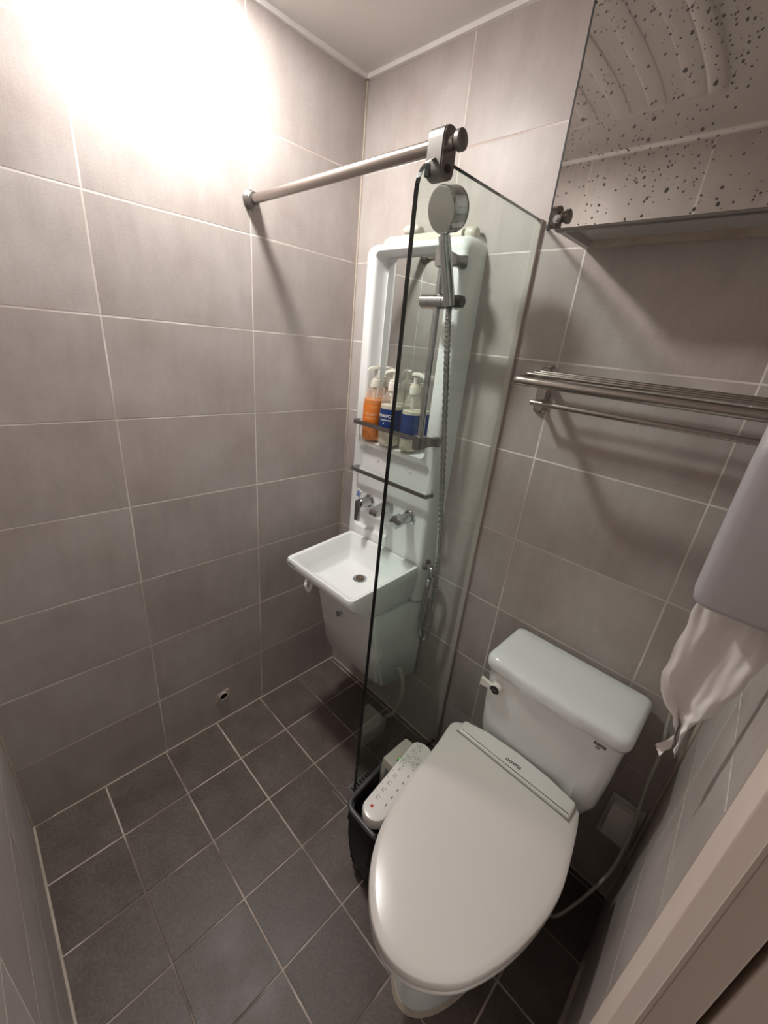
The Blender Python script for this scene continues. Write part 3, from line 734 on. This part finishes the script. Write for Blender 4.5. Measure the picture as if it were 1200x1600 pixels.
obj('lettering', ([(1.036 + p.x * ca - p.y * sa, -.2335 + p.x * sa + p.y * ca, .4944 + .055 * (-.0035 + p.x * sa + p.y * ca)) for p in tv], tf), M['print'], hcov)
# control panel on the left of the seat
px0, px1 = Vector((.8165, -.347, 0)), Vector((.8415, -.562, 0))
ax = (px1 - px0).normalized(); sd = Vector((-ax.y, ax.x, 0))       # sd points to the seat side (+x)
if sd.x < 0: sd = -sd
def panel_ring(hw, ext, z, dz=.0):
    out = []
    for k in range(14):
        a = math.pi * k / 13; out.append(px1 + ax * ext * math.sin(a) + sd * hw * math.cos(a))
    for k in range(14):
        a = math.pi * k / 13; out.append(px0 - ax * ext * math.sin(a) * .8 - sd * hw * math.cos(a))
    return [Vector((p.x, p.y, z + dz * (p - px0).dot(ax))) for p in out]
cp = obj('control_panel', loft([panel_ring(.029, .024, .388), panel_ring(.0335, .029, .393), panel_ring(.0335, .029, .418), panel_ring(.0315, .027, .4235), panel_ring(.026, .021, .4250)]), M['plastic'], tl, True, 50)
obj('panel_arm', box(.835, .90, -.50, -.31, .392, .412, .004), M['plastic'], tl, True, 40)
PZ = .4254
def at(u, v): p = px0 + ax * u + sd * (v - .004); return Vector((p.x, p.y, PZ))
def ring_mark(c, r, wd=.0011, n=18):
    V = []; F = []
    for k in range(n):
        a = 2 * math.pi * k / n
        V += [c + Vector((math.cos(a), math.sin(a), 0)) * r, c + Vector((math.cos(a), math.sin(a), 0)) * (r - wd)]
    for k in range(n):
        j = (k + 1) % n; F.append((2 * k, 2 * j, 2 * j + 1, 2 * k + 1))
    return V, F
def dash(u, v, lu, lv):
    return [at(u - lu / 2, v - lv / 2), at(u + lu / 2, v - lv / 2), at(u + lu / 2, v + lv / 2), at(u - lu / 2, v + lv / 2)], [(0, 1, 2, 3)]
marks = []
for u, v in ((-.006, -.006), (.018, -.010), (.042, -.012), (.064, -.016), (.030, .012), (.054, .012)):
    marks += [ring_mark(at(u, v), .0085), dash(u, v, .006, .0016), dash(u + .002, v, .0016, .006), dash(u + .014, v + .008, .003, .004)]
for u in (.090, .115, .140, .165, .190):
    marks += [dash(u, -.012, .010, .0018), dash(u + .004, -.008, .0018, .008), dash(u - .004, -.006, .0018, .006), dash(u + .002, .020, .008, .004), dash(u - .01, -.022, .002, .002)]
obj('button_markings', join(*marks), M['print_light'], cp)['kind'] = 'stuff'
obj('stop_mark', join(dash(.217, -.006, .007, .007)), M['red'], cp)
g = mat('green_led', (0.05, 0.4, 0.08), 0.4, Emission_Strength=0.6); g.node_tree.nodes['Principled BSDF'].inputs['Emission Color'].default_value = (.1, .9, .15, 1)
obj('power_light', join(dash(.066, -.0285, .003, .003)), g, cp)
# tank
TC = 1.066
def tank_ring(hw, yb, yf, r, z, bulge=0.0):
    pts = rpoly([(TC - hw, yb), (TC - hw, yf), (TC - .112, yf), (TC - .070, yf - bulge), (TC + .070, yf - bulge), (TC + .112, yf), (TC + hw, yf), (TC + hw, yb)], [.02, r, .03, .03, .03, .03, r, .02], 6, z)
    return pts
obj('tank', loft([tank_ring(.125, -.03, -.150, .05, .394), tank_ring(.150, -.025, -.172, .05, .42), tank_ring(.168, -.022, -.186, .045, .48), tank_ring(.174, -.020, -.194, .04, .58, .004), tank_ring(.178, -.020, -.200, .035, .712, .006)]), M['porcelain'], tl, True, 60)
obj('tank_lid', loft([tank_ring(.176, -.018, -.200, .035, .705, .006), tank_ring(.184, -.016, -.210, .036, .709, .008), tank_ring(.187, -.015, -.216, .036, .724, .007), tank_ring(.186, -.016, -.217, .036, .742, .004),
                      tank_ring(.181, -.020, -.212, .034, .751, .003), tank_ring(.172, -.028, -.202, .03, .7550, .002), tank_ring(.14, -.06, -.17, .03, .757, .0)]), M['porcelain'], tl, True, 60)
lv = obj('flush_lever', join(lathe([(0, 0), (.017, 0), (.0165, -.020), (.015, -.023), (0, -.023)], 28, (.930, -.193, .660), 'y'),
         loft([[Vector((x, y, .660 + z)) for y, z in ((-.216, -h_), (-.206, -h_), (-.206, h_), (-.216, h_))] for x, h_ in ((.922, .007), (.908, .008), (.886, .012), (.884, .012))])), M['pump_white'], tl, True, 40)
obj('lever_badge', lathe([(0, 0), (.0125, 0), (.012, -.001), (0, -.001)], 24, (.930, -.2162, .660), 'y'), M['ink'], lv)
obj('badge_print', ([(.930 + p[0], -.2176, .660 + p[1]) for p in join(bars([.004] * 4, .0022))[0]], bars([.004] * 4, .0022)[1]), M['print_light'], lv)
tv, tf = text_vf('BAITE', .0105, 1.0, .0005)
obj('lettering', ([(1.196 + p.x, -.2005, .690 + p.y) for p in tv], tf), M['ink'], tl)
V, F = ring_mark(Vector((0, 0, 0)), .0040, .0010)
V2, F2 = ring_mark(Vector((0, 0, 0)), .0020, .0010)
obj('emblem', ([(1.193 + p.x * 1.3, -.2005, .6805 + p.y) for p in join((V, F), (V2, F2))[0]], join((V, F), (V2, F2))[1]), M['ink'], tl)

# ------------------------------------------------------------------ bin between screen and toilet
tb = thing('waste_bin', 'dark grey bin with a black liner squeezed between glass screen and toilet', 'bin')
def bin_ring(d, z): return rpoly([(.700 - d, -.262 + d), (.726 - d, -.548 - d), (.862 + d, -.548 - d), (.862 + d, -.262 + d)], .034, 6, z)
# outer wall, rim rolled over, inner wall
obj('body', loft([bin_ring(-.022, .0), bin_ring(-.020, .006), bin_ring(-.004, .282), bin_ring(-.008, .282), bin_ring(-.026, .02)], True, True), M['grey_plastic'], tb, True, 50)
rim = bin_ring(0, .288)
obj('rim', tube(rim + [rim[0]], .0075, 10), M['rim_grey'], tb, True)
random.seed(3)
br = []
for d, z in ((-.001, .279), (.001, .24), (-.003, .18), (-.008, .11), (-.013, .045)):
    br.append([p + Vector((random.uniform(-.005, .005), random.uniform(-.005, .005), random.uniform(-.012, .012) if z < .25 else 0)) for p in bin_ring(d, z)])
bag = obj('liner', loft(br, False, False), M['bag'], tb, True, 25)
cx_ = thing('plastic_box', 'off-white plastic box with slots leaning in the dark grey bin', 'box')
Mx = Matrix.Translation((.762, -.352, .285)) @ Matrix.Rotation(.03, 4, 'Z') @ Matrix.Rotation(-.10, 4, 'X')
obj('shell', xf(box(-.045, .050, -.055, .062, -.085, .055, .008), Mx), M['cream'], cx_, True, 35)
obj('slot', xf(loft([[Vector((x, y, z)) for x, y in ((-.010, -.030), (.008, -.034), (.004, .052))] for z in (.0552, .0560)]), Mx), M['print_light'], cx_)
obj('slot', xf(box(-.026, .030, -.0558, -.0550, -.05, .030), Mx), M['print_light'], cx_)

# ------------------------------------------------------------------ toilet paper dispenser and hanging paper
pd = thing('paper_dispenser', 'white plastic toilet paper dispenser on the right wall', 'dispenser')
DP = rpoly([(-.455, 1.226), (-.245, 1.226), (-.235, 1.44), (-.30, 1.515), (-.40, 1.515), (-.462, 1.45)], [.010, .03, .05, .06, .06, .06], 8)
def dring(s, x): 
    c = Vector((-.35, 1.36, 0)); return [Vector((x, c.x + (p.x - c.x) * s, c.y + (p.y - c.y) * s)) for p in DP]
obj('cover', loft([dring(1, 1.362), dring(1, 1.262), dring(.985, 1.250), dring(.95, 1.243), dring(.85, 1.2395), dring(.5, 1.238)]), M['dispenser'], pd, True, 50)
obj('back_plate', box(1.354, 1.3605, -.45, -.25, 1.20, 1.24, .002), M['dispenser'], pd)
def paper():
    random.seed(5)
    # (left x, right x, z) rows from the dispenser mouth down to the torn end, in a plane facing the doorway
    rows = [(1.2484, 1.342, 1.226), (1.2484, 1.3415, 1.196), (1.2484, 1.3410, 1.163), (1.2472, 1.3359, 1.120), (1.2461, 1.3291, 1.078), (1.2530, 1.3215, 1.045), (1.2680, 1.3151, 1.026),
            (1.2825, 1.3078, 1.011), (1.2895, 1.3041, .995), (1.2945, 1.3045, .970), (1.2995, 1.3060, .953)]
    V = []; F = []; n = 26; m_ = 6
    R_ = []
    for i in range(len(rows) - 1):
        for k in range(m_):
            t = k / m_; R_.append(tuple(a + (b - a) * t for a, b in zip(rows[i], rows[i + 1])))
    R_.append(rows[-1])
    for j, (x0, x1, z) in enumerate(R_):
        s = j / (len(R_) - 1)
        for i in range(n + 1):
            u = i / n
            ridge = lambda t: abs((t % 1) - .5) * 2 - .5        # sharp creases, as in crushed tissue
            fold = (.003 + .009 * s) * math.sin(u * 8 + s * 3.2) + (.003 + .005 * s) * ridge(u * 2.7 + s * 1.3) + .0035 * ridge(s * 3.1 - u * .9 + .2) * (.3 + u) + .002 * ridge(u * 6.1 - s * 2.2)
            zz = z + (.004 * s * math.sin(u * 14) - .010 * (u - .5) * (1 - s))
            if j == len(R_) - 1: zz += random.uniform(-.006, .005)
            V.append((x0 + (x1 - x0) * u + .0012 * math.sin(s * 40 + u * 7), -.402 - fold + .004 * s, zz))
    for j in range(len(R_) - 1):
        for i in range(n): F.append((j * (n + 1) + i, j * (n + 1) + i + 1, (j + 1) * (n + 1) + i + 1, (j + 1) * (n + 1) + i))
    # a torn flap turned to the left near the end
    o = len(V); a, c = 5, 8
    for j in range(a + 1):
        t = j / a
        for i in range(c + 1):
            u = i / c
            V.append((1.2930 - .0175 * t + u * (.0040 + .0085 * t), -.402 - .005 * math.sin(t * 4 + u * 3) - .003 * t, .984 - .040 * t - u * (.028 - .015 * t) + (random.uniform(-.003, .003) if j == a or i == c else 0)))
    for j in range(a):
        for i in range(c): F.append((o + j * (c + 1) + i, o + j * (c + 1) + i + 1, o + (j + 1) * (c + 1) + i + 1, o + (j + 1) * (c + 1) + i))
    return V, F
pp = obj('toilet_paper', paper(), M['paper'], None, True, None)
tag(pp, 'crumpled sheet of white toilet paper hanging torn from the dispenser', 'toilet paper')

# ------------------------------------------------------------------ outlet, cord, wall pipe, floor drain
ol = thing('power_outlet', 'covered white power outlet low on the back wall behind the toilet', 'outlet')
obj('plate', box(1.252, 1.338, -.008, -.0005, .225, .395, .003), M['outlet'], ol, True, 40)
obj('hinge', box(1.262, 1.330, -.020, -.006, .372, .386, .003), M['outlet'], ol, True, 40)
obj('flap_cover', loft([[Vector((x, y, z)) for y, z in ((-.006, .372), (-.018, .374), (-.032, .350), (-.040, .300), (-.036, .262), (-.006, .245))] for x in (1.264, 1.328)]), M['outlet'], ol, True, 30)
cord = obj('power_cord', tube(spline([(1.275, -.012, 1.06), (1.277, -.020, .92), (1.2885, -.03, .758), (1.3043, -.04, .626), (1.3098, -.05, .5216), (1.324, -.078, .35), (1.3165, -.12, .237), (1.284, -.17, .127), (1.256, -.20, .06), (1.238, -.23, .10), (1.232, -.27, .25), (1.226, -.30, .405)], 8), .0044, 12), M['hose'], tl, True)
cord['label'] = 'white braided cord hanging down the corner'
wp = thing('wall_pipe', 'open pipe stub set into the left wall near the floor', 'pipe')
obj('pipe_ring', loft([[Vector((x, -.575 + r * math.cos(a), .128 + r * math.sin(a))) for a in [2 * math.pi * k / 28 for k in range(28)]] for r, x in ((.0185, .0005), (.0185, .006), (.0168, .008), (.0145, .007), (.0145, .003))], False, False), M['caulk'], wp, True, 40)
obj('pipe_hole', lathe([(0, .0027), (.0150, .0027), (.0150, .0032), (0, .0032)], 24, (0, -.575, .128), 'x'), M['dark_gap'], wp)
obj('mortar_patch', loft([[Vector((x, -.575 + a * s, .128 + b * s)) for a, b in ((-.034, -.022), (-.012, -.026), (.018, -.026), (.030, -.008), (.027, .026), (.004, .024), (-.024, .018))] for s, x in ((1, .0002), (.9, .0022), (.6, .0026))]), M['caulk'], wp)
fd = thing('floor_drain', 'square steel floor drain in the dark tiles by the glass screen', 'drain')
fxc, fyc = .612, -.330
obj('frame', join(box(fxc - .052, fxc + .052, fyc - .052, fyc - .043, .0003, .003), box(fxc - .052, fxc + .052, fyc + .043, fyc + .052, .0003, .003), box(fxc - .052, fxc - .043, fyc - .043, fyc + .043, .0003, .003), box(fxc + .043, fxc + .052, fyc - .043, fyc + .043, .0003, .003)), M['zinc'], fd)
obj('well', box(fxc - .043, fxc + .043, fyc - .043, fyc + .043, .0002, .0008), M['dark_gap'], fd)
for k in range(6):
    obj('slat', box(fxc - .043, fxc + .043, fyc - .038 + .014 * k, fyc - .031 + .014 * k, .0008, .0026), M['zinc'], fd)
for (xa, ya), (xb, yb) in (((.5085, -.4193), (.560, -.382)), ((.5291, -.4256), (.605, -.4256))):
    d = Vector((xb - xa, yb - ya, 0)); nrm = Vector((-d.y, d.x, 0)).normalized() * .0014
    p, r = Vector((xa, ya, .0004)), Vector((xb, yb, .0004)); hgt = Vector((0, 0, .0005))
    obj('cut_joint', loft([[p - nrm, p + nrm, p + nrm + hgt, p - nrm + hgt], [r - nrm, r + nrm, r + nrm + hgt, r - nrm + hgt]]), M['floor_grout'], fl)
